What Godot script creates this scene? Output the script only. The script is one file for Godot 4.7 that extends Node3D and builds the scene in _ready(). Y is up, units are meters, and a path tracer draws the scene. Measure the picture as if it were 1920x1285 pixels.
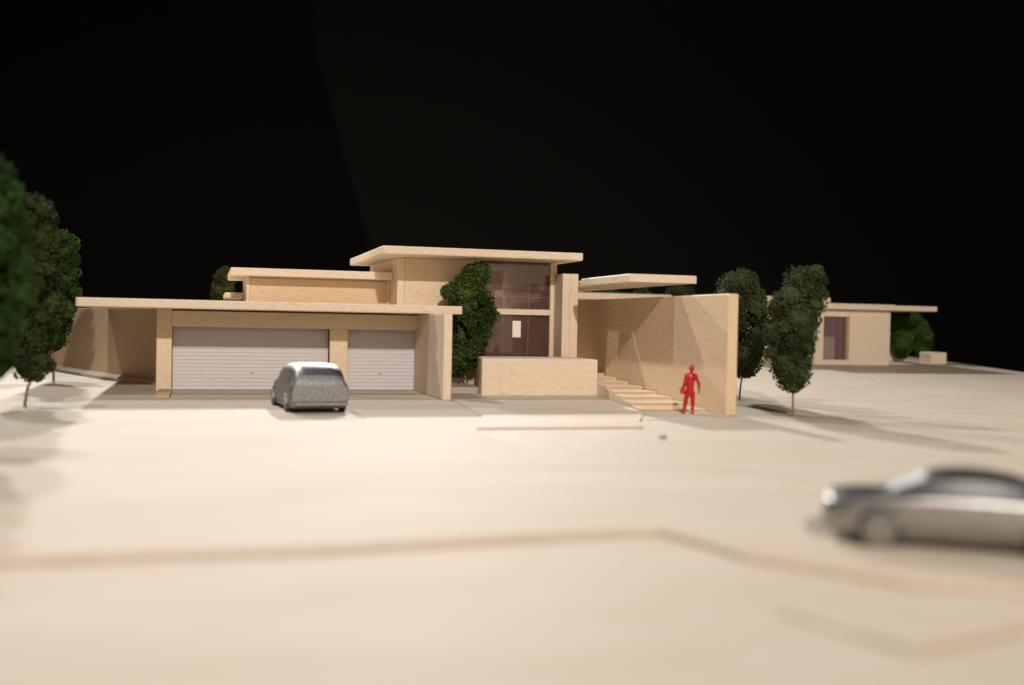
extends Node3D
# A basswood architectural model in a dark room, photographed close to the table top.
# All lengths below are centimetres of the real model; S turns them into metres.

const S := 0.01
var rng := RandomNumberGenerator.new()
var used := {}
var M := {}

# ------------------------------------------------------------------ mesh builder
class MB:
	var v := PackedVector3Array()
	var n := PackedVector3Array()
	var uv := PackedVector2Array()
	var col := PackedColorArray()
	var o := Vector3.ZERO
	var grain := 0
	var off := Vector2.ZERO

	func uv_of(p: Vector3, nn: Vector3) -> Vector2:
		var a := nn.abs()
		var skip := 1 if a.y >= a.x and a.y >= a.z else (0 if a.x >= a.z else 2)
		if skip == grain:
			var k := (skip + 1) % 3
			var l := (skip + 2) % 3
			return Vector2(p[k] * 5.0, p[l] * 0.8) + off
		var other := 3 - skip - grain
		return Vector2(p[grain], p[other] + p[skip] * 0.7) + off

	func tri(a: Vector3, b: Vector3, c: Vector3, nn: Vector3) -> void:
		var pts := [a, b, c]
		if (b - a).cross(c - a).dot(nn) > 0.0:
			pts = [a, c, b]
		for p in pts:
			v.append((p - o) * 0.01)
			n.append(nn)
			uv.append(uv_of(p, nn))

	func quad(a: Vector3, b: Vector3, c: Vector3, d: Vector3, nn: Vector3) -> void:
		tri(a, b, c, nn)
		tri(a, c, d, nn)

	# box with chamfered edges
	func box(x0: float, x1: float, y0: float, y1: float, z0: float, z1: float, bev := 0.02) -> void:
		var c := Vector3((x0 + x1) / 2.0, (y0 + y1) / 2.0, (z0 + z1) / 2.0)
		var h := Vector3(absf(x1 - x0) / 2.0, absf(y1 - y0) / 2.0, absf(z1 - z0) / 2.0)
		obox(c, h, Basis.IDENTITY, bev)

	func obox(c: Vector3, h: Vector3, r: Basis, bev := 0.02) -> void:
		bev = minf(bev, minf(h.x, minf(h.y, h.z)) * 0.45)
		var g := h - Vector3.ONE * bev
		for ax in 3:
			var b1 := (ax + 1) % 3
			var b2 := (ax + 2) % 3
			for s in [-1.0, 1.0]:
				var q := []
				for k in [[-1, -1], [1, -1], [1, 1], [-1, 1]]:
					var p := Vector3.ZERO
					p[ax] = s * h[ax]
					p[b1] = k[0] * g[b1]
					p[b2] = k[1] * g[b2]
					q.append(c + r * p)
				var nn := Vector3.ZERO
				nn[ax] = s
				quad(q[0], q[1], q[2], q[3], r * nn)
			# chamfers along axis ax
			for s1 in [-1.0, 1.0]:
				for s2 in [-1.0, 1.0]:
					var q2 := []
					for k in [[-1, 0], [1, 0], [1, 1], [-1, 1]]:
						var p := Vector3.ZERO
						p[ax] = k[0] * g[ax]
						p[b1] = s1 * (h[b1] if k[1] == 0 else g[b1])
						p[b2] = s2 * (g[b2] if k[1] == 0 else h[b2])
						q2.append(c + r * p)
					var nn := Vector3.ZERO
					nn[b1] = s1
					nn[b2] = s2
					quad(q2[0], q2[1], q2[2], q2[3], r * nn.normalized())
		for sx in [-1.0, 1.0]:
			for sy in [-1.0, 1.0]:
				for sz in [-1.0, 1.0]:
					tri(c + r * Vector3(sx * h.x, sy * g.y, sz * g.z), c + r * Vector3(sx * g.x, sy * h.y, sz * g.z), c + r * Vector3(sx * g.x, sy * g.y, sz * h.z), r * Vector3(sx, sy, sz).normalized())

	# upright prism over a polygon of (x, z); ytop and ybot may slope: y = base + k * (zref - z)
	func prism(poly: Array, y0: float, y1: float, k := 0.0, zref := 0.0, bev := 0.0) -> void:
		var pp := PackedVector2Array(poly)
		if Geometry2D.is_polygon_clockwise(pp):
			pp.reverse()
		var top := pp
		if bev > 0.0:
			top = Geometry2D.offset_polygon(pp, -bev, Geometry2D.JOIN_MITER)[0]
			if Geometry2D.is_polygon_clockwise(top):
				top.reverse()
		var lift := func(q: Vector2, y: float) -> Vector3: return Vector3(q.x, y + k * (zref - q.y), q.y)
		var idx := Geometry2D.triangulate_polygon(top)
		var up := Vector3(0, 1, k).normalized()
		for i in range(0, idx.size(), 3):
			tri(lift.call(top[idx[i]], y1), lift.call(top[idx[i + 1]], y1), lift.call(top[idx[i + 2]], y1), up)
		idx = Geometry2D.triangulate_polygon(pp)
		for i in range(0, idx.size(), 3):
			tri(lift.call(pp[idx[i]], y0), lift.call(pp[idx[i + 1]], y0), lift.call(pp[idx[i + 2]], y0), -up)
		for i in pp.size():
			var a := pp[i]
			var b := pp[(i + 1) % pp.size()]
			var d := (b - a).normalized()
			var nn := Vector3(d.y, 0, -d.x)
			quad(lift.call(a, y0), lift.call(b, y0), lift.call(b, y1 - bev), lift.call(a, y1 - bev), nn)
		if bev > 0.0 and top.size() == pp.size():
			var sh := 0
			var best := 1e9
			for i in top.size():
				if top[i].distance_to(pp[0]) < best:
					best = top[i].distance_to(pp[0])
					sh = i
			for i in pp.size():
				var j := (i + 1) % pp.size()
				var d := (pp[j] - pp[i]).normalized()
				quad(lift.call(pp[i], y1 - bev), lift.call(pp[j], y1 - bev), lift.call(top[(j + sh) % top.size()], y1), lift.call(top[(i + sh) % top.size()], y1), Vector3(d.y, 1, -d.x).normalized())

	# smooth grid of points rows x columns with normals from neighbours
	func grid(p: Array, closed: bool) -> void:
		var rows := p.size()
		var cols: int = p[0].size()
		var nn := []
		for i in rows:
			var r := []
			for j in cols:
				var du: Vector3 = p[mini(i + 1, rows - 1)][j] - p[maxi(i - 1, 0)][j]
				var jn := (j + 1) % cols if closed else mini(j + 1, cols - 1)
				var jp := (j + cols - 1) % cols if closed else maxi(j - 1, 0)
				var dv: Vector3 = p[i][jn] - p[i][jp]
				r.append(du.cross(dv).normalized())
			nn.append(r)
		for i in rows - 1:
			for j in (cols if closed else cols - 1):
				var j2 := (j + 1) % cols
				var q := [[i, j], [i + 1, j], [i + 1, j2], [i, j], [i + 1, j2], [i, j2]]
				for t in [[0, 1, 2], [3, 4, 5]]:
					var a: Vector3 = p[q[t[0]][0]][q[t[0]][1]]
					var b: Vector3 = p[q[t[1]][0]][q[t[1]][1]]
					var c: Vector3 = p[q[t[2]][0]][q[t[2]][1]]
					var m: Vector3 = nn[q[t[0]][0]][q[t[0]][1]]
					var order: Array = t
					if (b - a).cross(c - a).dot(m) > 0.0:
						order = [t[0], t[2], t[1]]
					for w in order:
						var pt: Vector3 = p[q[w][0]][q[w][1]]
						v.append((pt - o) * 0.01)
						n.append(nn[q[w][0]][q[w][1]])
						uv.append(Vector2(pt.x + pt.z, pt.y))

	func cyl(a: Vector3, b: Vector3, ra: float, rb: float, seg := 10, caps := true) -> void:
		var d := (b - a).normalized()
		var e := d.cross(Vector3(0, 0, 1) if absf(d.z) < 0.9 else Vector3(1, 0, 0)).normalized()
		var f := d.cross(e)
		for i in seg:
			var t0 := TAU * i / seg
			var t1 := TAU * (i + 1) / seg
			var n0 := e * cos(t0) + f * sin(t0)
			var n1 := e * cos(t1) + f * sin(t1)
			var q := [a + n0 * ra, a + n1 * ra, b + n1 * rb, b + n0 * rb]
			var qn := [n0, n1, n1, n0]
			for t in [[0, 1, 2], [0, 2, 3]]:
				var order: Array = t
				if (q[t[1]] - q[t[0]]).cross(q[t[2]] - q[t[0]]).dot(n0) > 0.0:
					order = [t[0], t[2], t[1]]
				for w in order:
					v.append((q[w] - o) * 0.01)
					n.append(qn[w])
					uv.append(Vector2(q[w].y, t0))
			if caps:
				tri(b, b + n0 * rb, b + n1 * rb, d)
				tri(a, a + n0 * ra, a + n1 * ra, -d)

	func mesh() -> ArrayMesh:
		var arr := []
		arr.resize(Mesh.ARRAY_MAX)
		arr[Mesh.ARRAY_VERTEX] = v
		arr[Mesh.ARRAY_NORMAL] = n
		arr[Mesh.ARRAY_TEX_UV] = uv
		arr[Mesh.ARRAY_TEX_UV2] = uv
		if col.size() == v.size():
			arr[Mesh.ARRAY_COLOR] = col
		var am := ArrayMesh.new()
		am.add_surface_from_arrays(Mesh.PRIMITIVE_TRIANGLES, arr)
		return am


func mb(grain := 0, at := Vector3.ZERO) -> MB:
	var m := MB.new()
	m.grain = grain
	m.o = at
	m.off = Vector2(rng.randf() * 60.0, rng.randf() * 20.0)
	return m

func numbered(called: String) -> String:
	used[called] = used.get(called, -1) + 1
	return called if used[called] == 0 else "%s_%03d" % [called, used[called]]

func put(called: String, m: MB, mat: Material, parent: Node) -> MeshInstance3D:
	var o := MeshInstance3D.new()
	o.name = called
	o.mesh = m.mesh()
	o.material_override = null
	o.mesh.surface_set_material(0, mat)
	parent.add_child(o, true)
	if parent == self:
		o.name = called
	return o

# a thing: a Node3D at its base whose children are its parts
func thing(called: String, label: String, category: String, at: Vector3, group := "") -> Node3D:
	var o := Node3D.new()
	o.name = numbered(called)
	add_child(o)
	o.position = at * S
	o.set_meta("label", label)
	o.set_meta("category", category)
	if group:
		o.set_meta("group", group)
	return o

func single(called: String, m: MB, mat: Material, label: String, category: String, group := "") -> MeshInstance3D:
	var at := m.o
	var o := put(numbered(called), m, mat, self)
	o.position = at * S
	o.set_meta("label", label)
	o.set_meta("category", category)
	if group:
		o.set_meta("group", group)
	return o

func struct(called: String, m: MB, mat: Material) -> MeshInstance3D:
	var at := m.o
	var o := put(numbered(called), m, mat, self)
	o.position = at * S
	o.set_meta("kind", "structure")
	return o

# one bevelled board as a part
func board(parent: Node3D, called: String, mat: Material, x0: float, x1: float, y0: float, y1: float, z0: float, z1: float, grain := 0, bev := 0.02) -> MeshInstance3D:
	var m := mb(grain, parent.position / S)
	m.box(x0, x1, y0, y1, z0, z1, bev)
	return put(called, m, mat, parent)

# ------------------------------------------------------------------ materials
func lin(r: float, g: float, b: float) -> Color:
	return Color(r, g, b).linear_to_srgb()

func noise_tex(w: int, h: int, freq: float, octaves: int, sd: int, cols: Array, at: Array) -> NoiseTexture2D:
	var f := FastNoiseLite.new()
	f.seed = sd
	f.noise_type = FastNoiseLite.TYPE_SIMPLEX_SMOOTH
	f.frequency = freq
	f.fractal_octaves = octaves
	var g := Gradient.new()
	g.offsets = PackedFloat32Array(at)
	g.colors = PackedColorArray(cols)
	var t := NoiseTexture2D.new()
	t.width = w
	t.height = h
	t.seamless = true
	t.seamless_blend_skirt = 0.15
	t.noise = f
	t.color_ramp = g
	return t

func make_materials() -> void:
	var grain := noise_tex(1024, 1024, 0.05, 4, 3, [lin(.89, .82, .73), lin(.96, .94, .915), lin(1, 1, 1)], [0.15, 0.5, 0.85])
	var fleck := noise_tex(1024, 1024, 0.028, 4, 8, [lin(.85, .71, .55), lin(.96, .92, .86), Color.WHITE, Color.WHITE], [0.08, 0.24, 0.38, 1.0])
	var relief := noise_tex(1024, 1024, 0.05, 3, 5, [Color.BLACK, Color.WHITE], [0.2, 0.8])
	var mottle := noise_tex(1024, 1024, 0.006, 4, 12, [lin(.955, .925, .875), lin(.98, .965, .94), lin(1, 1, 1)], [0.2, 0.5, 0.8])
	var tones := {"wood_pale": [.78, .665, .545], "wood_warm": [.77, .64, .48], "wood_tan": [.71, .56, .39], "wood_riser": [.55, .41, .27], "wood_brown": [.66, .495, .335], "wood_end": [.48, .31, .17], "wood_edge": [.60, .50, .41], "wood_blade": [.73, .57, .41]}
	for k in tones:
		var m := StandardMaterial3D.new()
		m.resource_name = k
		m.albedo_color = lin(tones[k][0], tones[k][1], tones[k][2])
		m.albedo_texture = grain
		m.uv1_scale = Vector3(1.0 / 22.0, 1.0 / 3.1, 1)
		m.detail_enabled = true
		m.detail_albedo = fleck
		m.detail_blend_mode = BaseMaterial3D.BLEND_MODE_MUL
		m.detail_uv_layer = BaseMaterial3D.DETAIL_UV_2
		m.uv2_scale = Vector3(1.0 / 37.0, 1.0 / 2.3, 1)
		m.roughness = 0.72
		m.metallic_specular = 0.35
		m.heightmap_enabled = true
		m.heightmap_texture = relief
		m.heightmap_scale = 0.0012
		M[k] = m
	var mild := noise_tex(1024, 1024, 0.02, 4, 18, [lin(.965, .93, .88), lin(.985, .975, .96), Color.WHITE, Color.WHITE], [0.1, 0.27, 0.42, 1.0])
	var g := StandardMaterial3D.new()
	g.resource_name = "ground_wood"
	g.albedo_color = lin(.49, .435, .365)
	g.albedo_texture = mottle
	g.uv1_scale = Vector3(1.0 / 40.0, 1.0 / 14.0, 1)
	g.detail_enabled = true
	g.detail_albedo = mild
	g.detail_blend_mode = BaseMaterial3D.BLEND_MODE_MUL
	g.detail_uv_layer = BaseMaterial3D.DETAIL_UV_2
	g.uv2_scale = Vector3(1.0 / 45.0, 1.0 / 9.0, 1)
	g.roughness = 0.7
	g.metallic_specular = 0.35
	M.ground = g
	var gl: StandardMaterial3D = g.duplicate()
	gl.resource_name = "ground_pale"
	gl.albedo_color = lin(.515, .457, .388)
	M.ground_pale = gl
	M.door = plain("door_card", Color(.58, .55, .58), 0.6)
	M.scribe = plain("scribed_line", Color(.42, .33, .29), 0.6)
	M.metal = metal("cast_metal", Color(.46, .46, .465), 0.34)
	M.van_metal = metal("cast_metal_van", Color(.36, .36, .365), 0.58)
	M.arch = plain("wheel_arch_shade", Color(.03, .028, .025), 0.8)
	M.metal_dark = metal("cast_metal_dull", Color(.36, .36, .365), 0.44)
	M.red = plain("red_plastic", Color(.44, .006, .010), 0.22)
	M.wire = plain("trunk_wire", Color(.22, .12, .06), 0.6)
	M.black = plain("black_paint", Color(.019, .020, .019), 0.95)
	M.shade_sheet = plain("shade_sheet_black", Color(.004, .004, .0045), 1.0)  # near-black of the sheet added as shade before the backdrop
	M.chip = plain("grey_chip", Color(.25, .24, .26), 0.6)
	M.mark = plain("door_mark", Color(.30, .26, .28), 0.6)
	M.window_light = plain("window_light_white", Color(.86, .82, .76), 0.6)  # pale colour standing for the light of a window inside
	var gm := StandardMaterial3D.new()
	gm.resource_name = "acetate"
	gm.albedo_color = Color(.36, .26, .25, 0.52)
	gm.transparency = BaseMaterial3D.TRANSPARENCY_ALPHA
	gm.roughness = 0.04
	M.glass = gm
	var gc: StandardMaterial3D = gm.duplicate()
	gc.resource_name = "clear_acetate"
	gc.albedo_color = Color(.62, .54, .56, 0.22)
	M.clear = gc
	var fo := StandardMaterial3D.new()
	fo.resource_name = "foam_foliage"
	fo.vertex_color_use_as_albedo = true
	fo.roughness = 0.9
	fo.metallic_specular = 0.3
	M.foliage = fo

func plain(called: String, c: Color, rough: float) -> StandardMaterial3D:
	var m := StandardMaterial3D.new()
	m.resource_name = called
	m.albedo_color = c.linear_to_srgb()
	m.roughness = rough
	return m

func metal(called: String, c: Color, rough: float) -> StandardMaterial3D:
	var m := plain(called, c, rough)
	m.metallic = 1.0
	var t := noise_tex(512, 512, 0.03, 4, 21, [lin(.6, .6, .6), lin(1, 1, 1)], [0.3, 0.7])
	m.albedo_texture = t
	m.uv1_scale = Vector3(0.7, 0.7, 1)
	return m

# ------------------------------------------------------------------ trees
# profile rows: [height, centre x, centre z, radius]; lumps of foam crumbs stand round them
func make_tree(label: String, base: Vector3, prof: Array, lumps: int, crumbs: int, size: float, tint: Color, trunk_r: float, sd: int, group: String, extra := []) -> void:
	var t := thing("model_tree", label, "tree", base, group)
	var r := RandomNumberGenerator.new()
	r.seed = sd
	var tr := mb(1, Vector3.ZERO)
	var up: float = (prof[0][0] + prof[1][0]) * 0.5
	var bend := Vector3(prof[0][1], 0, prof[0][2])
	tr.cyl(Vector3(0, -0.05, 0), Vector3(bend.x * .3, up * .5, bend.z * .3), trunk_r * 1.15, trunk_r, 8)
	tr.cyl(Vector3(bend.x * .3, up * .5, bend.z * .3), Vector3(bend.x, up, bend.z), trunk_r, trunk_r * .9, 8)
	tr.cyl(Vector3(bend.x, up, bend.z), Vector3(prof[-1][1], prof[-1][0] - 0.2, prof[-1][2]), trunk_r * .9, trunk_r * .4, 6)
	# limbs that carry the foam
	for i in range(1, prof.size() - 1):
		var a := Vector3(prof[i][1], prof[i][0] - .15, prof[i][2])
		var th := r.randf() * TAU
		tr.cyl(a, a + Vector3(cos(th), .5, sin(th)) * prof[i][3] * .7, trunk_r * .5, trunk_r * .2, 5)
	put("trunk", tr, M.wire, t)
	var cs := PackedVector3Array()
	var rs := PackedFloat32Array()
	var tone := PackedFloat32Array()
	var warm := PackedFloat32Array()
	var y0: float = prof[0][0]
	var y1: float = prof[-1][0]
	for i in lumps:
		var y := lerpf(y0, y1, (i + r.randf()) / lumps)
		var k := 0
		while k < prof.size() - 2 and prof[k + 1][0] < y:
			k += 1
		var f: float = clampf((y - prof[k][0]) / (prof[k + 1][0] - prof[k][0]), 0, 1)
		var cx: float = lerpf(prof[k][1], prof[k + 1][1], f)
		var cz: float = lerpf(prof[k][2], prof[k + 1][2], f)
		var rr: float = lerpf(prof[k][3], prof[k + 1][3], f)
		var lr := minf(r.randf_range(.22, .46), rr * .8)
		var d := maxf(rr - lr * .55, 0.0) * sqrt(r.randf_range(.2, 1.0)) * (1.25 if r.randf() < .28 else 1.0)
		var th := i * 2.4 + r.randf() * .9
		cs.append(Vector3(cx + cos(th) * d, y, cz + sin(th) * d))
		rs.append(lr)
		tone.append(r.randf_range(.5, 1.5))
		warm.append(r.randf_range(0, 1))
	for x in extra:
		cs.append(Vector3(x[0], x[1], x[2]))
		rs.append(x[3])
		tone.append(r.randf_range(.9, 1.6))
		warm.append(r.randf_range(0, 1))
	lumps = cs.size()
	var m := mb(1, Vector3.ZERO)
	var pts := [Vector3(1, 0, 0), Vector3(-1, 0, 0), Vector3(0, 1, 0), Vector3(0, -1, 0), Vector3(0, 0, 1), Vector3(0, 0, -1)]
	var tris := [[0, 2, 4], [2, 1, 4], [1, 3, 4], [3, 0, 4], [2, 0, 5], [1, 2, 5], [3, 1, 5], [0, 3, 5]]
	# foam cores
	for i in lumps:
		var c := Color(tint.r * tone[i] * .9, tint.g * tone[i] * .9, tint.b * tone[i] * .9)
		var g := []
		for a in 7:
			var row := []
			var la := -PI / 2 + PI * a / 6.0
			for b in 9:
				var lo := TAU * b / 9.0
				var wob := 1.0 if a == 0 or a == 6 else r.randf_range(.72, 1.02)
				row.append(cs[i] + Vector3(cos(la) * cos(lo), sin(la), cos(la) * sin(lo)) * rs[i] * .80 * wob)
			g.append(row)
		for a in 6:
			for b in 9:
				var b2 := (b + 1) % 9
				var q := [g[a][b], g[a + 1][b], g[a + 1][b2], g[a][b2]]
				for tt in [[0, 1, 2], [0, 2, 3]]:
					var nn: Vector3 = (q[tt[1]] - q[tt[0]]).cross(q[tt[2]] - q[tt[0]])
					if nn.length() < 1e-9:
						continue
					nn = nn.normalized()
					if nn.dot((q[0] + q[2]) * .5 - cs[i]) < 0:
						nn = -nn
					m.tri(q[tt[0]], q[tt[1]], q[tt[2]], nn)
					for w in 3:
						m.col.append(c)
	var made := 0
	var tries := 0
	while made < crumbs and tries < crumbs * 4:
		tries += 1
		var i := r.randi() % lumps
		var dir := Vector3(r.randfn(), r.randfn(), r.randfn()).normalized()
		var p := cs[i] + dir * rs[i] * r.randf_range(.84, 1.1)
		var hid := false
		for j in lumps:
			if j != i and p.distance_squared_to(cs[j]) < rs[j] * rs[j] * .62:
				hid = true
				break
		if hid:
			continue
		made += 1
		var q := Basis(Vector3(r.randfn(), r.randfn(), r.randfn()).normalized(), r.randf() * TAU)
		var sz := size * r.randf_range(.55, 1.35)
		var k := tone[i] * r.randf_range(.45, 1.7)
		var w2 := warm[i] * r.randf_range(0, 1.0)
		var c := Color(tint.r * k * (1 + .5 * w2), tint.g * k * (1 + .18 * w2), tint.b * k * (1 - .2 * w2))
		var e := []
		for s in pts:
			e.append(p + q * (s * sz * r.randf_range(.5, 1.15)))
		for tt in tris:
			var nn: Vector3 = (e[tt[1]] - e[tt[0]]).cross(e[tt[2]] - e[tt[0]]).normalized()
			if nn.dot((e[tt[0]] + e[tt[1]] + e[tt[2]]) / 3.0 - p) < 0:
				nn = -nn
			m.tri(e[tt[0]], e[tt[1]], e[tt[2]], nn)
			for w in 3:
				m.col.append(c)
	put("crown", m, M.foliage, t)

# ------------------------------------------------------------------ figure: smooth union of tapered capsules, meshed as surface nets
func nets(m: MB, bones: Array, cell: float, blend: float) -> void:
	var lo := Vector3.ONE * 1e9
	var hi := -lo
	for b in bones:
		var rr := maxf(b[2], b[3]) + blend
		for p in [b[0], b[1]]:
			lo = lo.min(p - Vector3.ONE * rr)
			hi = hi.max(p + Vector3.ONE * rr)
	lo -= Vector3.ONE * cell * 2
	hi += Vector3.ONE * cell * 2
	var nx := int(ceil((hi.x - lo.x) / cell)) + 1
	var ny := int(ceil((hi.y - lo.y) / cell)) + 1
	var nz := int(ceil((hi.z - lo.z) / cell)) + 1
	var f := PackedFloat32Array()
	f.resize(nx * ny * nz)
	f.fill(10.0)
	for b in bones:
		var rr: float = maxf(b[2], b[3]) + blend + cell * 2
		var a: Vector3 = b[0]
		var ab: Vector3 = b[1] - a
		var l2 := maxf(ab.length_squared(), 1e-9)
		var s: Vector3 = b[4] if b.size() > 4 else Vector3.ONE
		var l := ((Vector3(b[0]).min(b[1]) - Vector3.ONE * rr - lo) / cell).floor()
		var h := ((Vector3(b[0]).max(b[1]) + Vector3.ONE * rr - lo) / cell).ceil()
		for z in range(maxi(0, int(l.z)), mini(nz, int(h.z) + 1)):
			for y in range(maxi(0, int(l.y)), mini(ny, int(h.y) + 1)):
				for x in range(maxi(0, int(l.x)), mini(nx, int(h.x) + 1)):
					var p := lo + Vector3(x, y, z) * cell - a
					var t := clampf(p.dot(ab) / l2, 0, 1)
					var d := ((p - ab * t) * s).length() - lerpf(b[2], b[3], t)
					var k := (z * ny + y) * nx + x
					var e := f[k]
					var hh := maxf(blend - absf(d - e), 0.0) / blend
					f[k] = minf(d, e) - hh * hh * blend * .25
	var id := {}
	var vs := []
	var ns := []
	var st := [1, nx, nx * ny]
	for z in nz - 1:
		for y in ny - 1:
			for x in nx - 1:
				var k := (z * ny + y) * nx + x
				var mask := 0
				var acc := Vector3.ZERO
				var cnt := 0
				for c in 8:
					if f[k + (c & 1) + ((c >> 1) & 1) * nx + (c >> 2) * nx * ny] < 0:
						mask |= 1 << c
				if mask == 0 or mask == 255:
					continue
				for c in 8:
					for ax in 3:
						var c2 := c | (1 << ax)
						if c2 == c or ((mask >> c) & 1) == ((mask >> c2) & 1):
							continue
						var f0 := f[k + (c & 1) + ((c >> 1) & 1) * nx + (c >> 2) * nx * ny]
						var f1 := f[k + (c2 & 1) + ((c2 >> 1) & 1) * nx + (c2 >> 2) * nx * ny]
						var p0 := Vector3(c & 1, (c >> 1) & 1, c >> 2)
						var p1 := Vector3(c2 & 1, (c2 >> 1) & 1, c2 >> 2)
						acc += p0.lerp(p1, f0 / (f0 - f1))
						cnt += 1
				id[k] = vs.size()
				vs.append(lo + (Vector3(x, y, z) + acc / cnt) * cell)
				var gx := f[k + 1] - f[k] + f[k + 1 + nx] - f[k + nx]
				var gy := f[k + nx] - f[k] + f[k + nx + 1] - f[k + 1]
				var gz := f[k + nx * ny] - f[k] + f[k + nx * ny + 1] - f[k + 1]
				ns.append(Vector3(gx, gy, gz).normalized())
	for k in id:
		for ax in 3:
			var k2: int = k + st[ax]
			if (f[k] < 0) == (f[k2] < 0):
				continue
			var u: int = st[(ax + 1) % 3]
			var w: int = st[(ax + 2) % 3]
			if not (id.has(k - u) and id.has(k - w) and id.has(k - u - w)):
				continue
			var q := [id[k], id[k - u], id[k - u - w], id[k - w]]
			for t in [[0, 1, 2], [0, 2, 3]]:
				var a: Vector3 = vs[q[t[0]]]
				var b: Vector3 = vs[q[t[1]]]
				var c: Vector3 = vs[q[t[2]]]
				var nn: Vector3 = ns[q[t[0]]] + ns[q[t[1]]] + ns[q[t[2]]]
				var order: Array = t
				if (b - a).cross(c - a).dot(nn) > 0:
					order = [t[0], t[2], t[1]]
				for o in order:
					m.v.append(vs[q[o]] * S)
					m.n.append(ns[q[o]])
					m.uv.append(Vector2.ZERO)

func make_person(base: Vector3) -> void:
	var t := thing("person", "small red plastic figure of a person with a bag by the entry steps", "person", base)
	t.rotation.y = deg_to_rad(-12)
	var V := func(x: float, y: float, z: float) -> Vector3: return Vector3(x, y, z)
	var m := mb()
	var hipl: Vector3 = V.call(-.055, .73, 0)
	var hipr: Vector3 = V.call(.115, .73, 0)
	nets(m, [
		[V.call(.03, .80, 0), V.call(.03, .98, .0), .125, .125, Vector3(1, 1, 1.25)],
		[V.call(.03, .98, 0), V.call(.05, 1.28, .0), .125, .15, Vector3(.95, 1, 1.3)],
		[V.call(-.09, 1.315, 0), V.call(.20, 1.315, 0), .075, .075],
		[V.call(.06, 1.30, .0), V.call(.07, 1.46, -.01), .065, .055],
		[hipl, V.call(-.115, .39, -.01), .092, .068], [V.call(-.115, .39, -.01), V.call(-.175, .07, .02), .068, .046],
		[V.call(-.175, .045, .03), V.call(-.215, .035, -.12), .045, .04],
		[hipr, V.call(.145, .39, -.03), .092, .068], [V.call(.145, .39, -.03), V.call(.135, .05, .0), .068, .046],
		[V.call(.135, .03, .01), V.call(.165, .022, -.14), .045, .04],
		[V.call(-.10, 1.31, 0), V.call(-.175, 1.03, .02), .064, .05], [V.call(-.175, 1.03, .02), V.call(-.20, .82, -.04), .05, .036],
		[V.call(.21, 1.31, 0), V.call(.325, 1.06, .03), .064, .05], [V.call(.325, 1.06, .03), V.call(.345, .83, .0), .05, .036],
	], .022, .045)
	# head: skull, jaw, nose, ears, hair
	nets(m, [
		[V.call(.075, 1.585, -.005), V.call(.075, 1.56, -.02), .098, .094, Vector3(1.12, 1, 1)],
		[V.call(.075, 1.53, -.04), V.call(.075, 1.50, -.05), .07, .055],
		[V.call(.075, 1.54, -.115), V.call(.075, 1.515, -.128), .014, .018],
		[V.call(-.018, 1.55, -.01), V.call(-.018, 1.525, -.01), .016, .012],
		[V.call(.168, 1.55, -.01), V.call(.168, 1.525, -.01), .016, .012],
		[V.call(.075, 1.60, .02), V.call(.075, 1.56, .035), .092, .085],
		[V.call(.075, 1.50, -.01), V.call(.07, 1.42, -.01), .058, .056],
	], .011, .022)
	# hands: palm, four fingers and a thumb each
	for s in [[-1.0, V.call(-.20, .82, -.04)], [1.0, V.call(.345, .83, .0)]]:
		var w: Vector3 = s[1]
		var bones := [[w + Vector3(0, .02, 0), w + Vector3(0, -.075, 0), .03, .034, Vector3(1.5, 1, .8)]]
		for i in 4:
			var a := w + Vector3(0, -.075, -.034 + .022 * i)
			var ln: float = [.05, .058, .056, .042][i]
			var mid := a + Vector3(-s[0] * .008, -ln * .6, 0)
			bones.append([a, mid, .0125, .0115])
			bones.append([mid, mid + Vector3(-s[0] * .018, -ln * .45, .002), .0115, .0095])
		bones.append([w + Vector3(-s[0] * .006, -.02, -.03), w + Vector3(-s[0] * .014, -.065, -.055), .015, .012])
		bones.append([w + Vector3(-s[0] * .014, -.065, -.055), w + Vector3(-s[0] * .02, -.095, -.052), .012, .010])
		nets(m, bones, .007, .008)
	put("body", m, M.red, t)
	var bag := mb()
	bag.obox(Vector3(-.225, .80, -.03), Vector3(.06, .115, .17), Basis(Vector3(0, 0, 1), -.12), .035)
	bag.obox(Vector3(-.215, .93, -.03), Vector3(.012, .025, .07), Basis.IDENTITY, .008)
	put("bag", bag, M.red, t)

# ------------------------------------------------------------------ cars: one cast body lofted along its length
# rows: [s, bottom y, half width, belt y, roof half width, roof y]; s runs from nose to tail
func ring(r: Array) -> Array:
	var half := [
		Vector2(0, r[1]), Vector2(r[2] * .80, r[1]), Vector2(r[2] * .95, r[1] + .05), Vector2(r[2], r[1] + (r[3] - r[1]) * .45), Vector2(r[2] * .985, r[3] - .06), Vector2(r[2] * .95, r[3]),
		Vector2(lerpf(r[2] * .93, r[4], .35), lerpf(r[3], r[5], .3)), Vector2(lerpf(r[2] * .93, r[4], .8), lerpf(r[3], r[5], .68)), Vector2(r[4] * .93, lerpf(r[3], r[5], .92)), Vector2(r[4] * .6, r[5] - .006), Vector2(0, r[5]),
	]
	var out := []
	for p in half:
		out.append(p)
	for i in range(half.size() - 2, 0, -1):
		out.append(Vector2(-half[i].x, half[i].y))
	return out

func loft_rows(rows: Array, sub: int) -> Array:
	var out := []
	for i in rows.size() - 1:
		for k in sub:
			var t := float(k) / sub
			var r := []
			for c in rows[0].size():
				r.append(cubic_interpolate(rows[i][c], rows[i + 1][c], rows[maxi(i - 1, 0)][c], rows[mini(i + 2, rows.size() - 1)][c], t))
			out.append(r)
	out.append(rows[-1])
	return out

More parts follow.
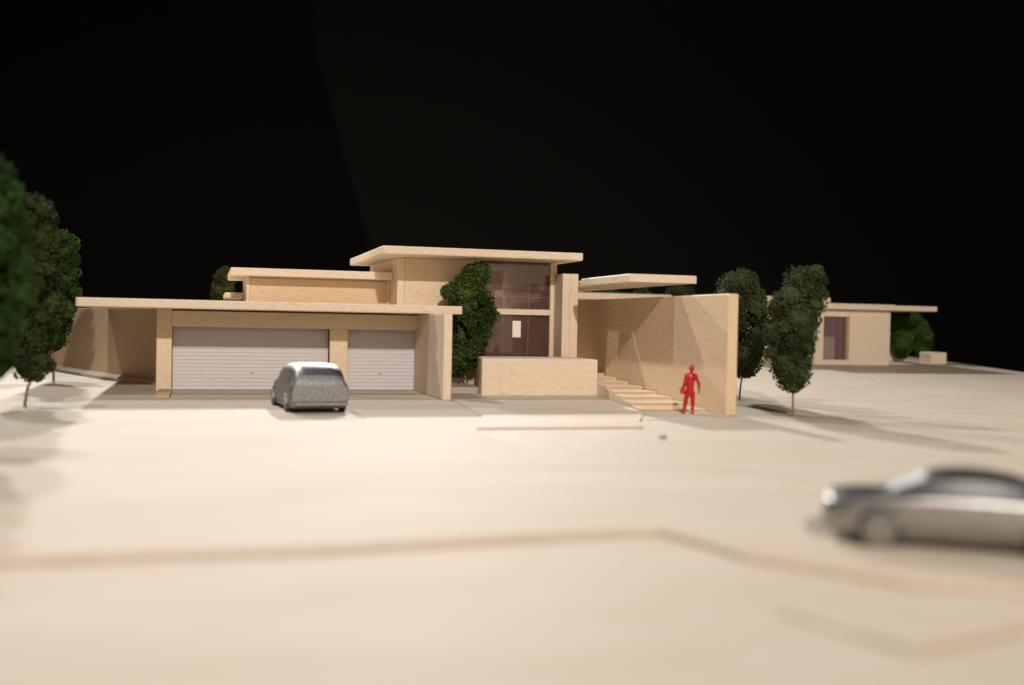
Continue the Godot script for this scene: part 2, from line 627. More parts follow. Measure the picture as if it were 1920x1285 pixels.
func make_car(called: String, label: String, at: Vector3, yaw: float, rows: Array, wheels: Array, wr: float, glass: Array, metal_mat: Material, extra: Callable) -> void:
	var t := thing(called, label, "car", at)
	t.rotation.y = yaw
	var fine := loft_rows(rows, 3)
	var g := []
	for r in fine:
		var line := []
		for p in ring(r):
			line.append(Vector3(p.x, p.y, r[0]))
		g.append(line)
	var m := mb()
	m.grid(g, true)
	for e in [0, g.size() - 1]:
		var c := Vector3.ZERO
		for p in g[e]:
			c += p / g[e].size()
		var nn := Vector3(0, 0, -1 if e == 0 else 1)
		for j in g[e].size():
			m.tri(c, g[e][j], g[e][(j + 1) % g[e].size()], nn)
	put("body", m, metal_mat, t)
	# window areas: slightly sunk-looking duller patches standing 0.1 mm off the casting
	for w in glass:
		var pg := []
		for i in range(w[1], w[2] + 1):
			var line := []
			for j in range(w[3], w[4] + 1):
				var jj: int = posmod(j, g[0].size())
				var p: Vector3 = g[i][jj]
				var ctr := Vector3(0, p.y * .6, p.z)
				line.append(p + (p - ctr).normalized() * .012)
			pg.append(line)
		var wm := mb()
		wm.grid(pg, false)
		put(w[0], wm, M.metal_dark, t)
	for w in wheels:
		var arch := mb()  # dark disc painted as the shaded gap round the wheel
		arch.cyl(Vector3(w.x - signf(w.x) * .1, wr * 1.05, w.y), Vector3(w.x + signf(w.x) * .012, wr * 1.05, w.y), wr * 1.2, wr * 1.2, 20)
		put("arch_shade_disc", arch, M.arch, t)
		var wheel := mb()
		var sx := signf(w.x)
		var c := Vector3(w.x, wr, w.y)
		wheel.cyl(c - Vector3(sx * .16, 0, 0), c + Vector3(sx * .03, 0, 0), wr, wr, 20)
		wheel.cyl(c + Vector3(sx * .03, 0, 0), c + Vector3(sx * .05, 0, 0), wr * .97, wr * .86, 20)
		var wo := put("wheel", wheel, metal_mat, t)
		var hub := mb()
		hub.cyl(c + Vector3(sx * .05, 0, 0), c + Vector3(sx * .06, 0, 0), wr * .6, wr * .5, 16)
		put("hubcap", hub, M.metal, wo)
	extra.call(t)

# ------------------------------------------------------------------ the scene
func _ready() -> void:
	rng.seed = 11
	# camera
	var cam := Camera3D.new()
	cam.name = "camera"
	var at := CameraAttributesPhysical.new()
	at.frustum_focal_length = 54.47
	at.frustum_focus_distance = 0.47
	at.frustum_near = 0.005
	at.frustum_far = 8.0
	at.exposure_aperture = 17.0
	cam.attributes = at
	cam.fov = 35.62
	cam.near = 0.005
	cam.far = 8.0
	cam.transform = Transform3D(Basis(Vector3(.96127424, .01944996, .27490641), Vector3(-.01383537, .99965451, -.02234816), Vector3(-.2752461, .01767928, .96121123)), Vector3(0, 3.0, 0) * S)
	add_child(cam)
	cam.current = true
	# a dark room
	var we := WorldEnvironment.new()
	we.name = "world"
	var env := Environment.new()
	env.background_mode = Environment.BG_COLOR
	env.background_color = Color(0, 0, 0)
	env.tonemap_mode = Environment.TONE_MAPPER_LINEAR
	env.tonemap_exposure = 1.0
	env.sdfgi_enabled = true
	env.ssao_enabled = true
	env.ssil_enabled = true
	we.environment = env
	add_child(we)
	# ceiling track spots: a row on the left, one at the back right, one behind the camera; then an unseen soft fill lamp, added to lift the fronts
	spot("back_left_spot", Vector3(-21, 65, -159), Vector3(0, 0, -36), Color(1.0, .985, .96), 0.72, 22)
	spot("back_right_spot", Vector3(30, 65, -150), Vector3(19, 0, -44), Color(1.0, .985, .96), 1.34, 21)
	spot("front_spot", Vector3(-5, 54, 58), Vector3(10, 1, -46), Color(1.0, .965, .92), 0.83, 32)
	spot("side_spot", Vector3(-20, 65, -38), Vector3(7, 0, -36), Color(1.0, .98, .95), 0.14, 28)
	spot("rear_side_spot", Vector3(-20, 65, -87), Vector3(7, 0, -38), Color(1.0, .98, .95), 0.33, 24)
	var room := AreaLight3D.new()
	room.name = "added_fill"
	room.area_size = Vector2(1.8, 1.2)
	room.light_color = Color(1.0, .87, .72)
	room.light_energy = 0.90
	room.shadow_enabled = true
	add_child(room)
	room.look_at_from_position(Vector3(5, 44, 150) * S, Vector3(8, 0, -42) * S, Vector3.UP)

	make_materials()
	build_setting()
	build_garage()
	build_house()
	build_entry()
	build_right_wing()
	build_trees()
	build_cars()
	make_person(Vector3(15.93, 0.02, -33.45))

func spot(called: String, from: Vector3, to: Vector3, c: Color, e: float, half: float) -> void:
	var l := SpotLight3D.new()
	l.name = called
	l.light_color = c
	l.light_energy = e
	l.light_size = 0.016
	l.spot_range = 6.0
	l.spot_attenuation = 2.0
	l.spot_angle = half
	l.spot_angle_attenuation = 0.9
	l.shadow_enabled = true
	add_child(l)
	l.look_at_from_position(from * S, to * S, Vector3.UP)

func build_setting() -> void:
	var gm: Material = M.ground
	# main sheet of the base
	var m := mb(0)
	m.prism([Vector2(-8.6, -14.35), Vector2(-2.41, -14.31), Vector2(1.48, -14.22), Vector2(5.9, -14.62), Vector2(6.45, -14.55), Vector2(6.62, -14.1), Vector2(6.92, -12.68), Vector2(8.21, -11.07), Vector2(9.6, -10.3), Vector2(14, -8.3), Vector2(40.4, -8.3), Vector2(44.4, -34.0), Vector2(44.4, -74), Vector2(-11.6, -74), Vector2(-9.4, -55.3), Vector2(-7.2, -36)], -0.5, 0.0, 0.0, 0.0, 0.015)
	struct("ground", m, gm)
	m = mb(0)
	m.prism([Vector2(-9, -0.8), Vector2(40, -0.8), Vector2(42, -20), Vector2(-9, -20)], -0.9, -0.095)
	struct("lower_ground", m, gm)
	m = mb(0)
	m.prism([Vector2(6.0, -10.3), Vector2(6.5, -8.7), Vector2(8.3, -9.2), Vector2(12, -9.9), Vector2(12, -10.3)], -0.14, -0.093, -.045, -10.3)
	struct("kerb_sheet", m, gm)
	strip("kerb_edge", [Vector2(-8.6, -14.35), Vector2(-2.41, -14.31), Vector2(1.48, -14.22), Vector2(5.9, -14.62), Vector2(6.45, -14.55), Vector2(6.62, -14.1), Vector2(6.92, -12.68), Vector2(8.21, -11.07), Vector2(9.6, -10.3), Vector2(14, -8.3)], -0.09, -0.012)
	strip("kerb_edge", [Vector2(6.0, -10.3), Vector2(6.5, -8.7), Vector2(8.3, -9.2), Vector2(12, -9.9)], -0.092, -0.05)
	# lawn that climbs to the right
	m = mb(0)
	m.prism([Vector2(17.62, -33.3), Vector2(44.6, -33.3), Vector2(47.3, -53.2), Vector2(50.6, -74), Vector2(17.62, -74)], -0.4, 0.003, .034, -33.25)
	struct("lawn", m, gm)
	# crease between the sheets of the lawn
	m = mb(2)
	m.prism([Vector2(30.24, -38.9), Vector2(30.29, -38.9), Vector2(34.25, -53.3), Vector2(34.2, -53.3)], 0.0, 0.007, .034, -33.0)
	struct("lawn_joint", m, M.wood_edge)
	# paler triangle and patio in front of the house
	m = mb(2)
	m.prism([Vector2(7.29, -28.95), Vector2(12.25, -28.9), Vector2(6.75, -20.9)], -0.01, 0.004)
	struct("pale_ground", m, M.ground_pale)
	m = mb(0)
	m.prism([Vector2(7.35, -29.05), Vector2(12.31, -28.93), Vector2(13.0, -30.8), Vector2(14.3, -33.4), Vector2(14.6, -34.5), Vector2(15.66, -41.7), Vector2(15.6, -45.2), Vector2(9.1, -45.2), Vector2(9.08, -39.5), Vector2(8.5, -33.0)], -0.02, 0.05, 0, 0, 0.006)
	struct("patio", m, M.ground_pale)
	# its browned front edge
	m = mb(0)
	m.prism([Vector2(7.36, -29.04), Vector2(7.36, -29.0), Vector2(12.32, -28.88), Vector2(12.31, -28.92)], 0.0, 0.046)
	struct("patio_edge", m, M.wood_end)
	# road edge, hardly raised
	m = mb(0)
	m.prism([Vector2(6.9, -20.9), Vector2(10.8, -20.6), Vector2(11.5, -18.2), Vector2(24, -15.0), Vector2(24, -15.5), Vector2(12.0, -18.8), Vector2(11.2, -21.4), Vector2(6.9, -21.5)], -0.01, 0.009)
	struct("road_edge", m, gm)
	# terrace under the tower
	m = mb(0)
	m.prism([Vector2(8.95, -43.4), Vector2(11.15, -43.4), Vector2(11.15, -45.0), Vector2(15.6, -45.0), Vector2(15.6, -56), Vector2(8.95, -56)], -0.02, 0.3, 0, 0, 0.015)
	struct("terrace", m, gm)
	m = mb(0)
	m.prism([Vector2(8.95, -45.55), Vector2(15.05, -45.55), Vector2(15.05, -56.0), Vector2(8.95, -56.0)], 0.25, 0.58, 0, 0, 0.015)
	struct("upper_terrace", m, gm)
	# kerb strip along the slanting wall
	m = mb(0)
	m.prism([Vector2(-1.95, -48.9), Vector2(-2.2, -49.4), Vector2(-4.6, -53.2), Vector2(-7.63, -60.8), Vector2(-9.0, -66.4), Vector2(-8.4, -66.6), Vector2(-5.0, -57.9), Vector2(-1.95, -50.6)], -0.01, 0.14, 0, 0, 0.02)
	struct("kerb", m, gm)
	# black wall of the room, and an added dark sheet as the shade on its left
	m = mb(0)
	m.box(-260, 330, -80, 190, -206, -202, 0.1)
	struct("backdrop", m, M.black)
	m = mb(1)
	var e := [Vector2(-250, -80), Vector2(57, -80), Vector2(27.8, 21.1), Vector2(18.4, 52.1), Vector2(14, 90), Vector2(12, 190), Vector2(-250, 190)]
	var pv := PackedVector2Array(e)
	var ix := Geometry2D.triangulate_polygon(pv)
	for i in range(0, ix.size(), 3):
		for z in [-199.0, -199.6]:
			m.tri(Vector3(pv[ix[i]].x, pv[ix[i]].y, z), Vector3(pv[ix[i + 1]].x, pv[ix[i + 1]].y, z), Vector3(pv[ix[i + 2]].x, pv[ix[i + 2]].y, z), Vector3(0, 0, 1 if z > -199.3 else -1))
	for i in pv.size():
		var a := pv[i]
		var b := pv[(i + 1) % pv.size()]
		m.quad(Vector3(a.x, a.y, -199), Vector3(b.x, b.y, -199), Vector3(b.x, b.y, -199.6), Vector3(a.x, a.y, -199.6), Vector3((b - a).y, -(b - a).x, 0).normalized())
	struct("added_shade_sheet", m, M.shade_sheet)
	# slanting boundary wall at the left
	var w := mb(0, Vector3(-5.2, 0, -58.5))
	w.prism([Vector2(-1.95, -50.55), Vector2(-8.6, -67.0), Vector2(-8.9, -66.9), Vector2(-2.25, -50.4)], -0.02, 3.38, 0, 0, 0.02)
	single("boundary_wall", w, M.wood_brown, "long low basswood wall slanting back at the left, beside the garage, with tree shadow on it", "wall")
	var chip := mb(0, Vector3(11.77, 0, -26.26))
	chip.obox(Vector3(11.77, .045, -26.26), Vector3(.1, .045, .07), Basis(Vector3(.3, 1, .2).normalized(), .6), .03)
	single("stray_chip", chip, M.chip, "tiny grey crumb lying alone on the pale ground in front of the figure", "crumb")

# browned cut edge of a sheet: a thin band that stands against its rim
func strip(called: String, line: Array, y0: float, y1: float) -> void:
	var m := mb(0)
	for i in line.size() - 1:
		var a: Vector2 = line[i]
		var b: Vector2 = line[i + 1]
		var d := (b - a).normalized()
		var out := Vector2(-d.y, d.x) * 0.012
		m.prism([a, b, b + out, a + out], y0, y1)
	struct(called, m, M.wood_edge)

func build_garage() -> void:
	var t := thing("garage", "low basswood garage with one wide and one narrow ribbed door under a flat roof", "building", Vector3(3.6, 0, -46))
	var g: Material = M.wood_warm
	board(t, "wall", g, -1.95, -1.36, 0.0, 3.33, -48.6, -45.3, 1)
	board(t, "wall", M.wood_pale, 8.74, 9.07, 0.0, 3.33, -48.6, -40.0, 1, .035)
	board(t, "wall", g, -1.95, 9.07, 0.0, 3.33, -48.95, -48.62, 0)
	board(t, "post", g, 5.0, 5.74, 0.0, 2.62, -45.72, -45.32, 1)
	board(t, "lintel", g, -1.358, 8.738, 2.622, 3.27, -45.74, -45.3, 0)
	board(t, "floor", M.ground, -1.355, 8.735, -0.02, 0.025, -48.6, -44.6, 0, .01)
	board(t, "roof", M.wood_pale, -4.75, 10.12, 3.335, 3.675, -49.2, -42.85, 0, .035)
	board(t, "roof", M.wood_pale, -4.75, 0.6, 3.335, 3.67, -63.0, -49.21, 0, .02)
	board(t, "stub_wall", M.wood_riser, -1.84, -1.3, 0.0, 0.1, -45.25, -41.3, 2, .03)
	for d in [[-1.35, 4.99], [5.75, 8.73]]:
		var at := Vector3((d[0] + d[1]) / 2.0, 0.02, -46.0)
		var door := Node3D.new()
		door.name = "garage_door"
		t.add_child(door, true)
		door.position = (at - Vector3(3.6, 0, -46)) * S
		var back := mb(0, at)
		back.box(d[0], d[1], 0.03, 2.7, -46.12, -46.03, .01)
		put("door_panel", back, M.door, door)
		for i in 17:
			var y := 0.03 + i * .154
			var sl := mb(0, at)
			var y1 := y + .148
			# each slat leans out a little towards its foot
			sl.quad(Vector3(d[0], y, -45.985), Vector3(d[1], y, -45.985), Vector3(d[1], y1, -46.007), Vector3(d[0], y1, -46.007), Vector3(0, .15, 1).normalized())
			sl.quad(Vector3(d[0], y, -45.985), Vector3(d[1], y, -45.985), Vector3(d[1], y, -46.029), Vector3(d[0], y, -46.029), Vector3(0, -1, 0))
			sl.quad(Vector3(d[0], y1, -46.007), Vector3(d[1], y1, -46.007), Vector3(d[1], y1, -46.029), Vector3(d[0], y1, -46.029), Vector3(0, 1, 0))
			put("slat", sl, M.door, door)
		var hx: float = lerpf(d[0], d[1], .5)
		var h := mb(0, at)
		h.box(hx - .07, hx + .07, .70, .735, -46.0, -45.965, .008)
		put("handle", h, M.mark, door)

func pane(t: Node3D, x0: float, x1: float, y0: float, y1: float, z: float) -> void:
	board(t, "glass_pane", M.glass, x0, x1, y0, y1, z - .02, z, 0, .0)

func build_house() -> void:
	# upper storey seen over the garage roof
	var u := thing("upper_storey", "long low basswood upper storey with recessed front panel above the garage roof", "building", Vector3(4.6, 3.3, -50))
	var zf := -48.2
	board(u, "wall", M.wood_pale, 1.64, 1.78, 3.2, 4.84, -53.0, zf, 1, .015)
	board(u, "wall", M.wood_warm, 7.82, 7.965, 3.2, 4.84, -53.0, zf, 1, .015)
	board(u, "front_panel", M.wood_tan, 1.785, 7.815, 3.2, 4.78, zf - .22, zf - .07, 0, .012)
	board(u, "wall", M.wood_warm, 1.785, 7.815, 3.2, 4.84, -53.0, -52.8, 0, .012)
	board(u, "roof", M.wood_pale, 0.95, 7.965, 4.85, 5.19, -54.2, -47.4, 0, .03)
	board(u, "lower_roof", M.wood_pale, 0.78, 1.635, 3.95, 4.2, -56, -51.5, 0, .03)
	# two-storey tower
	var t := thing("tower_house", "tall two-storey basswood block with glazed corner and overhanging flat roof", "building", Vector3(11.6, 0.3, -50))
	board(t, "wall", M.wood_pale, 7.97, 8.29, 0.3, 5.80, -54.4, -46.2, 2)
	board(t, "wall", M.wood_warm, 8.295, 11.66, 0.3, 5.80, -46.5, -46.2, 0)
	board(t, "wall", M.wood_warm, 15.0, 15.3, 0.3, 5.80, -54.4, -46.2, 1)
	board(t, "wall", M.wood_tan, 8.295, 14.995, 0.3, 3.0, -54.4, -54.1, 0)
	board(t, "wall", M.wood_tan, 8.295, 12.4, 3.005, 5.80, -54.4, -54.1, 0)
	board(t, "floor", M.wood_warm, 8.295, 14.995, 0.56, 0.66, -54.05, -46.55, 0)
	board(t, "floor_slab", M.wood_pale, 11.67, 14.99, 3.40, 3.66, -50.2, -46.12, 0)
	board(t, "floor_slab", M.wood_warm, 8.295, 11.6, 3.40, 3.66, -54.0, -46.55, 0)
	board(t, "partition", M.wood_tan, 11.7, 14.99, 0.67, 3.395, -50.15, -50.0, 0)
	board(t, "window_light_panel", M.window_light, 13.26, 13.65, 2.385, 3.13, -46.285, -46.27, 1, .002)  # added pale panel, painted as a bright window seen through the glazing
	board(t, "partition", M.wood_tan, 11.62, 11.78, 3.665, 5.80, -52.5, -46.55, 2)
	board(t, "partition", M.wood_tan, 11.79, 13.4, 3.665, 5.1, -50.2, -50.05, 0)
	board(t, "roof", M.wood_pale, 6.96, 15.76, 5.805, 6.14, -54.6, -44.0, 0, .035)
	var xs := [11.67, 12.80, 14.0, 14.99]
	var ys := [3.67, 4.21, 5.33, 5.80]
	for i in 3:
		for j in 3:
			pane(t, xs[i] + .0045, xs[i + 1] - .0045, ys[j] + .0045, ys[j + 1] - .0045, -46.3)
		pane(t, xs[i] + .0045, xs[i + 1] - .0045, 0.67, 3.395, -46.3)
	for i in [1, 2]:
		board(t, "mullion", M.scribe, xs[i] - .004, xs[i] + .004, 3.665, 5.80, -46.325, -46.285, 1, .0)
		board(t, "mullion", M.scribe, xs[i] - .004, xs[i] + .004, 0.665, 3.395, -46.325, -46.285, 1, .0)
	for j in [1, 2]:
		for i in 3:
			board(t, "mullion", M.scribe, xs[i] + .005, xs[i + 1] - .005, ys[j] - .004, ys[j] + .004, -46.325, -46.285, 0, .0)
	# fin wall of two sheets beside the entry
	var f := thing("fin_wall", "upright double-sheet basswood fin wall between the glazing and the dark entry", "wall", Vector3(15.5, 0.06, -45.6))
	board(f, "wall_sheet", M.wood_pale, 15.18, 15.545, 0.06, 5.27, -46.19, -45.0, 1, .02)
	board(f, "wall_sheet", M.wood_pale, 15.55, 15.92, 0.06, 5.27, -46.6, -45.0, 1, .02)
	# planter
	var p := mb(0, Vector3(13.2, 0.06, -43.3))
	p.prism([Vector2(10.73, -41.8), Vector2(15.7, -41.8), Vector2(15.72, -44.85), Vector2(11.25, -44.85)], 0.062, 1.57, 0, 0, .05)
	single("planter_block", p, M.wood_pale, "solid basswood planter block with rounded top edges in front of the glazed tower", "planter")

func build_entry() -> void:
	var b := mb(2, Vector3(17.3, 0, -40))
	b.box(17.1, 17.48, -0.02, 4.17, -49.5, -32.95, .035)
	single("blade_wall", b, M.wood_blade, "long tall basswood wall running back along the entry steps, right of the red figure", "wall")
	var c := mb(2, Vector3(16.6, 4.66, -44))
	c.prism([Vector2(15.25, -37.4), Vector2(18.02, -37.4), Vector2(18.02, -51.5), Vector2(15.96, -51.5), Vector2(15.96, -42.8), Vector2(15.25, -42.8)], 4.67, 4.97, 0, 0, .045)
	single("entry_canopy", c, M.wood_pale, "thin flat basswood canopy slab floating over the entry, beside the tower", "canopy")
	var s := thing("entry_steps", "flight of low basswood steps climbing into the shaded entry", "steps", Vector3(16.4, 0, -38.5))
	for i in 8:
		var z := -34.5 - 1.43 * i
		var zb := z - (1.5 if i < 7 else 6.0)
		var xl := 15.72 - maxf(z + 41.7, 0.0) * .15
		var xb := 15.72 - maxf(zb + 41.7, 0.0) * .15
		var xr := 17.06 - .04 * (i % 2)
		var m := mb(0, Vector3(16.4, 0, -38.5))
		m.prism([Vector2(xl, z), Vector2(xr, z), Vector2(xr, zb), Vector2(xb, zb)], 0.0, .11 * (i + 1), 0, 0, .012)
		var so := put("step", m, M.wood_pale if i % 3 else M.wood_warm, s)
		var q := mb(0, Vector3(16.4, 0, -38.5))
		q.box(xl + .01, xr - .06, .11 * i + .01, .11 * (i + 1) - .015, z, z + .006, .002)
		put("riser", q, M.wood_riser, so)
	var l := mb(0, Vector3(15.3, 0, -32.6))
	l.prism([Vector2(13.1, -32.6), Vector2(13.5, -31.5), Vector2(17.0, -31.3), Vector2(17.06, -34.45), Vector2(14.66, -34.45), Vector2(14.4, -33.4)], -0.01, .022, 0, 0, .006)
	struct("path", l, M.ground_pale)

func build_right_wing() -> void:
	var g := .85
	var t := thing("right_wing", "low basswood wing at the far right with one tall glazed window and thin cantilevered roof", "building", Vector3(38.7, .8, -60))
	var zf := -58.0
	board(t, "wall", M.wood_pale, 36.0, 36.62, g - .3, 4.27, -58.3, zf, 0)
	board(t, "wall", M.wood_pale, 38.45, 41.37, g - .3, 4.27, -58.3, zf, 0)
	board(t, "lintel", M.wood_pale, 36.625, 38.445, 3.82, 4.27, -58.3, zf, 0)
	board(t, "sill", M.wood_pale, 36.625, 38.445, g - .3, 1.15, -58.3, zf, 0)
	board(t, "wall", M.wood_warm, 41.05, 41.37, g - .3, 4.27, -66.0, -58.31, 2)
	board(t, "wall", M.wood_warm, 36.0, 41.04, g - .3, 4.27, -66.0, -65.7, 0)
	board(t, "wall", M.wood_warm, 36.0, 36.3, g - .3, 4.27, -65.69, -58.31, 2)
	board(t, "floor", M.wood_warm, 36.31, 41.04, g - .1, g + .25, -65.6, -58.31, 0)
	board(t, "partition", M.wood_warm, 36.35, 41.0, g + .26, 4.26, -61.2, -61.0, 0)
	board(t, "roof", M.wood_pale, 34.2, 41.4, 4.28, 4.64, -66.4, -57.6, 0, .03)
	board(t, "roof_overhang", M.wood_pale, 41.41, 44.5, 4.28, 4.60, -63.5, -57.6, 0, .03)
	var w := Node3D.new()
	w.name = "window"
	t.add_child(w, true)
	var at := Vector3(38.7, .8, -60)
	for q in [[36.63, 37.35, 1.16, 3.81], [37.36, 37.9, 1.16, 2.45], [37.91, 38.30, 1.16, 2.45], [37.36, 37.9, 2.46, 3.81], [37.91, 38.30, 2.46, 3.81]]:
		var pm := mb(0, at)
		pm.box(q[0], q[1], q[2], q[3], -58.2, -58.18, 0)
		put("pane", pm, M.clear, w)
	for q in [[37.352, 37.358, 1.16, 3.81], [37.902, 37.908, 1.16, 3.81], [37.36, 38.3, 2.452, 2.458]]:
		var pm := mb(0, at)
		pm.box(q[0], q[1], q[2], q[3], -58.21, -58.17, 0)
		put("mullion", pm, M.scribe, w)
	var fm := mb(1, at)
	fm.box(38.31, 38.445, 1.16, 3.81, -58.28, -58.1, .01)
	put("frame", fm, M.wood_end, w)
	# taller block behind the right trees
	var h := thing("rear_block", "pale basswood block with a higher roof, mostly hidden behind the two right trees", "building", Vector3(36.3, .8, -66))
	board(h, "wall", M.wood_pale, 31.5, 35.95, g - .3, 4.7, -64.0, -60.6, 0)
	board(h, "wall", M.wood_pale, 35.96, 38.6, 4.66, 4.72, -64.0, -60.6, 0)
	board(h, "roof", M.wood_pale, 31.0, 38.45, 4.73, 5.06, -65.0, -60.2, 0, .03)
	# main house behind the entry, only its roof shows
	var r := thing("rear_house", "rear house volume whose bright flat roof edge shows above the tall entry wall", "building", Vector3(21.5, .8, -63))
	board(r, "wall", M.wood_warm, 17.6, 26.4, g - .3, 4.54, -66, -61.0, 0)
	board(r, "roof", M.wood_pale, 16.8, 27.3, 4.55, 4.95, -67, -60.0, 0, .03)
	# low things at the far right
	var k := mb(0, Vector3(46.1, .85, -60))
	k.box(45.48, 46.73, .70, 1.66, -60.6, -59.4, .05)
	single("low_block", k, M.wood_pale, "small low basswood block at the far right edge of the base", "block")
	var lw := mb(0, Vector3(43.4, .9, -61.6))
	lw.box(41.6, 45.3, .75, 1.66, -61.9, -61.6, .04)
	single("garden_wall", lw, M.wood_pale, "low garden wall behind the two small trees at the far right", "wall")

func build_trees() -> void:
	var dark := Color(.036, .062, .014)
	var grey := Color(.034, .048, .019)
	var fresh := Color(.034, .076, .015)
	var gl := "model trees around the house"
	# left row, nearest first
	make_tree("nearest left tree, blurred deep green, cut off by the left edge of the photo", Vector3(-4.72, 0, -25.5), [[1.75, .1, 0, .3], [2.2, .1, 0, .75], [3.0, 0, 0, 1.0], [4.2, 0, 0, 1.05], [5.2, 0, 0, .9], [5.9, .05, 0, .7], [6.25, .1, 0, .35]], 70, 6000, .055, Color(.018, .044, .010), .05, 1, gl)
	make_tree("tall dark olive left tree, second in the left row, flat-topped", Vector3(-5.69, 0, -37.74), [[.95, .3, 0, .2], [1.35, .25, 0, .6], [2.2, .15, 0, .9], [3.4, .1, 0, 1.0], [4.6, .05, 0, .95], [5.6, .0, 0, .85], [6.3, .1, 0, .75], [6.6, .15, 0, .55]], 80, 7000, .05, Color(.028, .040, .013), .045, 2, gl)
	make_tree("third left tree, with bright green top, next to the slanting boundary wall", Vector3(-6.63, 0, -51.96), [[1.6, .0, 0, .3], [2.1, .05, 0, .75], [3.2, .1, 0, .95], [4.4, .05, 0, 1.0], [5.4, .1, 0, .95], [6.1, .25, 0, .75], [6.55, .3, 0, .4]], 70, 6000, .055, Color(.024, .054, .011), .05, 3, gl)
	# beside the planter
	make_tree("bushy dark green tree between the garage and the planter block, sharpest of all trees", Vector3(10.92, 0.3, -44.95), [[.68, -.5, 0, .3], [1.0, -.4, 0, .7], [1.7, -.1, 0, .98], [2.6, .1, 0, 1.05], [3.4, .1, 0, .95], [4.0, -.15, 0, .8], [4.5, .0, 0, .55], [4.95, .3, 0, .45], [5.1, .35, 0, .25]], 90, 8500, .064, dark, .035, 4, gl, [[-1.02, 4.02, .1, .28], [-.72, 4.12, .05, .36], [-.35, 4.5, .1, .34], [-.02, 4.82, .05, .3], [.0, 5.02, 0, .2], [.62, 4.75, 0, .34], [.66, 5.02, 0, .22], [1.05, 3.0, 0, .32], [-.7, 1.0, .1, .36]])
	# right pair
	make_tree("dark round-topped tree standing right behind the tall entry wall", Vector3(20.24, .17, -37.95), [[1.05, .2, 0, .25], [1.5, .2, 0, .7], [2.4, .25, 0, .95], [3.4, .2, 0, .98], [4.1, .0, 0, .92], [4.6, -.1, 0, .7], [4.85, -.1, 0, .4]], 80, 7000, .045, grey, .035, 5, gl)
	make_tree("leaning dark tree alone on the lawn, tallest of the right pair", Vector3(19.41, 0, -32.52), [[.98, -.05, 0, .22], [1.35, .0, 0, .55], [2.0, -.2, 0, .8], [2.8, -.2, 0, .98], [3.5, .05, 0, .95], [4.2, .2, 0, .85], [4.7, .35, 0, .72], [5.0, .55, 0, .42]], 80, 7500, .045, grey, .035, 6, gl)
	# far ones
	make_tree("small round tree under the cantilevered roof at the far right", Vector3(44.35, .92, -61.0), [[.5, 0, 0, .3], [.9, 0, 0, .75], [1.6, 0, 0, .85], [2.3, -.1, 0, .72], [2.9, -.2, 0, .42]], 45, 3000, .06, fresh, .04, 7, gl)
	make_tree("small two-humped tree farthest right, behind the low block", Vector3(46.9, .95, -62.3), [[.5, 0, 0, .25], [1.0, .15, 0, .5], [1.6, .25, 0, .55], [2.2, .0, 0, .48], [2.7, -.42, 0, .42], [3.15, -.5, 0, .28]], 45, 3000, .06, fresh, .04, 8, gl)
	make_tree("grey green treetop just above the tall entry wall, right of the canopy end", Vector3(28.75, .8, -62.5), [[.6, 0, 0, .3], [1.6, 0, 0, .9], [3.0, 0, 0, 1.0], [4.0, 0, 0, .75], [4.85, 0, 0, .3]], 40, 2600, .06, grey, .04, 9, gl)
	make_tree("smaller grey green treetop beside the tall entry wall, nearer its front end", Vector3(30.1, .85, -63.5), [[.6, 0, 0, .3], [1.6, 0, 0, .6], [3.0, 0, 0, .7], [4.0, 0, 0, .5], [4.7, 0, 0, .2]], 35, 2200, .06, grey, .04, 10, gl)
	make_tree("treetop seen through the gap under the canopy, nearer the tower", Vector3(27.5, 1.2, -71), [[.6, 0, 0, .3], [1.6, 0, 0, .8], [2.8, 0, 0, .9], [3.8, 0, 0, .75], [4.4, 0, 0, .35]], 35, 2200, .06, fresh, .04, 13, gl)
	make_tree("treetop seen through the gap under the canopy, nearer its free end", Vector3(29.9, 1.2, -71), [[.6, 0, 0, .3], [1.6, 0, 0, .8], [2.8, 0, 0, .95], [3.9, 0, 0, .7], [4.5, 0, 0, .3]], 35, 2200, .06, fresh, .04, 14, gl)
	make_tree("olive treetop peeping out behind the left end of the upper storey roof", Vector3(1.0, 0, -68), [[3.0, 0, 0, .4], [3.8, 0, 0, .7], [4.6, 0, 0, .7], [5.4, -.05, 0, .55], [6.0, -.05, 0, .25]], 35, 2600, .06, Color(.05, .06, .018), .05, 15, gl)

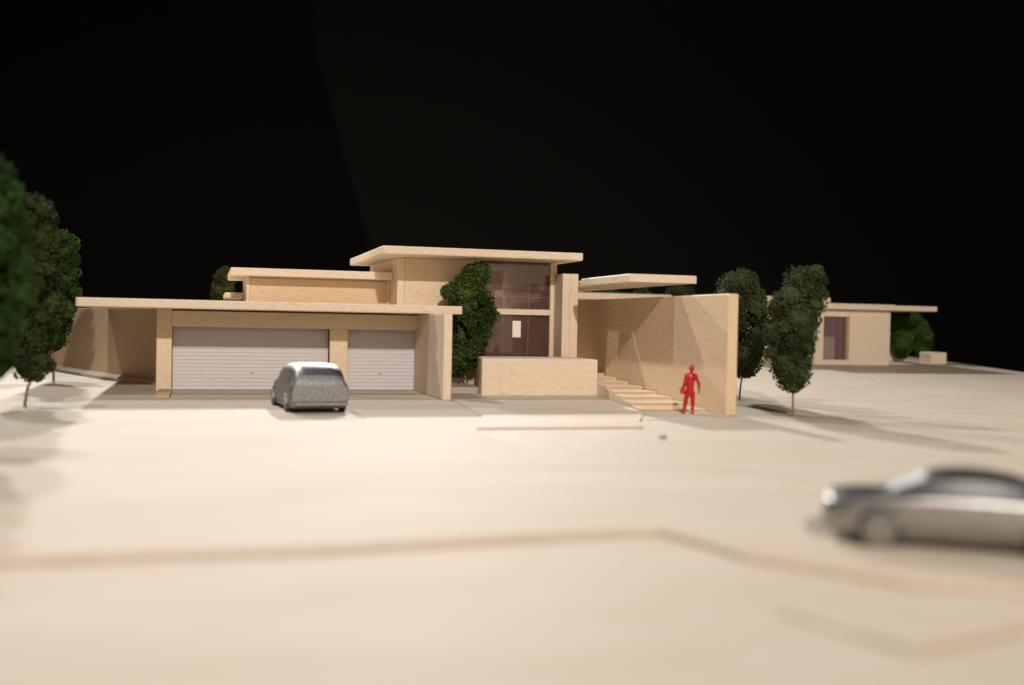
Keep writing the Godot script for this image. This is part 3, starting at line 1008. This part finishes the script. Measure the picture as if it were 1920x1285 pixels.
func build_cars() -> void:
	# van seen from behind; s = 0 at the nose (towards the garage)
	var rows := [
		[-2.20, .32, .64, .60, .56, .64], [-2.12, .18, .80, .72, .66, .78], [-1.7, .12, .90, .82, .72, .93], [-1.2, .11, .94, .90, .74, 1.16], [-.6, .11, .96, .93, .75, 1.42], [.2, .11, .96, .93, .76, 1.56],
		[1.1, .11, .96, .93, .76, 1.57], [1.65, .12, .955, .93, .75, 1.52], [1.98, .15, .945, .91, .74, 1.38], [2.18, .18, .935, .89, .76, 1.14], [2.28, .23, .90, .84, .78, .93],
	]
	var gl := [["rear_window", 22, 26, 7, 13], ["side_window", 12, 21, 5, 7], ["side_window", 12, 21, 13, 15], ["windscreen", 9, 12, 7, 13]]
	make_car("minivan", "rounded cast-metal minivan parked tail outwards before the wide garage door", Vector3(3.32, 0, -36.7), .09, rows, [Vector2(-.94, -1.35), Vector2(.94, -1.35), Vector2(-.94, 1.35), Vector2(.94, 1.35)], .30, gl, M.van_metal, func(t: Node3D) -> void:
		var b := mb(0)
		b.box(-.86, .86, .24, .38, 2.2, 2.34, .05)
		put("bumper", b, M.metal, t))
	# saloon at the right, nose to the left
	var rows2 := [
		[-1.75, .26, .52, .52, .40, .56], [-1.70, .16, .62, .60, .48, .64], [-1.4, .12, .69, .65, .52, .69], [-.98, .11, .71, .68, .52, .72], [-.62, .11, .72, .70, .48, .87], [-.28, .11, .72, .71, .46, 1.03], [.2, .11, .72, .71, .46, 1.07],
		[.7, .11, .72, .71, .46, 1.02], [1.25, .11, .71, .71, .46, .84], [1.65, .12, .69, .69, .48, .73], [2.1, .16, .63, .64, .46, .67], [2.2, .28, .54, .54, .40, .58],
	]
	var gl2 := [["side_window", 13, 22, 6, 7], ["side_window", 13, 22, 13, 14], ["windscreen", 10, 14, 8, 12], ["rear_window", 21, 25, 8, 12]]
	var d := Vector3(.836, 0, .548)
	var side := Vector3(-.548, 0, .836)
	# front near wheel stands at (9.03, 0, -12.8)
	var c := Vector3(9.03, 0, -12.8) + d * 1.02 - side * .66
	make_car("saloon_car", "blurred cast-metal saloon car in the right foreground, nose to the left", c, atan2(d.x, d.z), rows2, [Vector2(-.70, -1.02), Vector2(.70, -1.02), Vector2(-.70, 1.12), Vector2(.70, 1.12)], .25, gl2, M.metal, func(t: Node3D) -> void:
		var b := mb(0)
		b.box(-.55, .55, .24, .34, -1.82, -1.70, .04)
		put("bumper", b, M.metal, t))
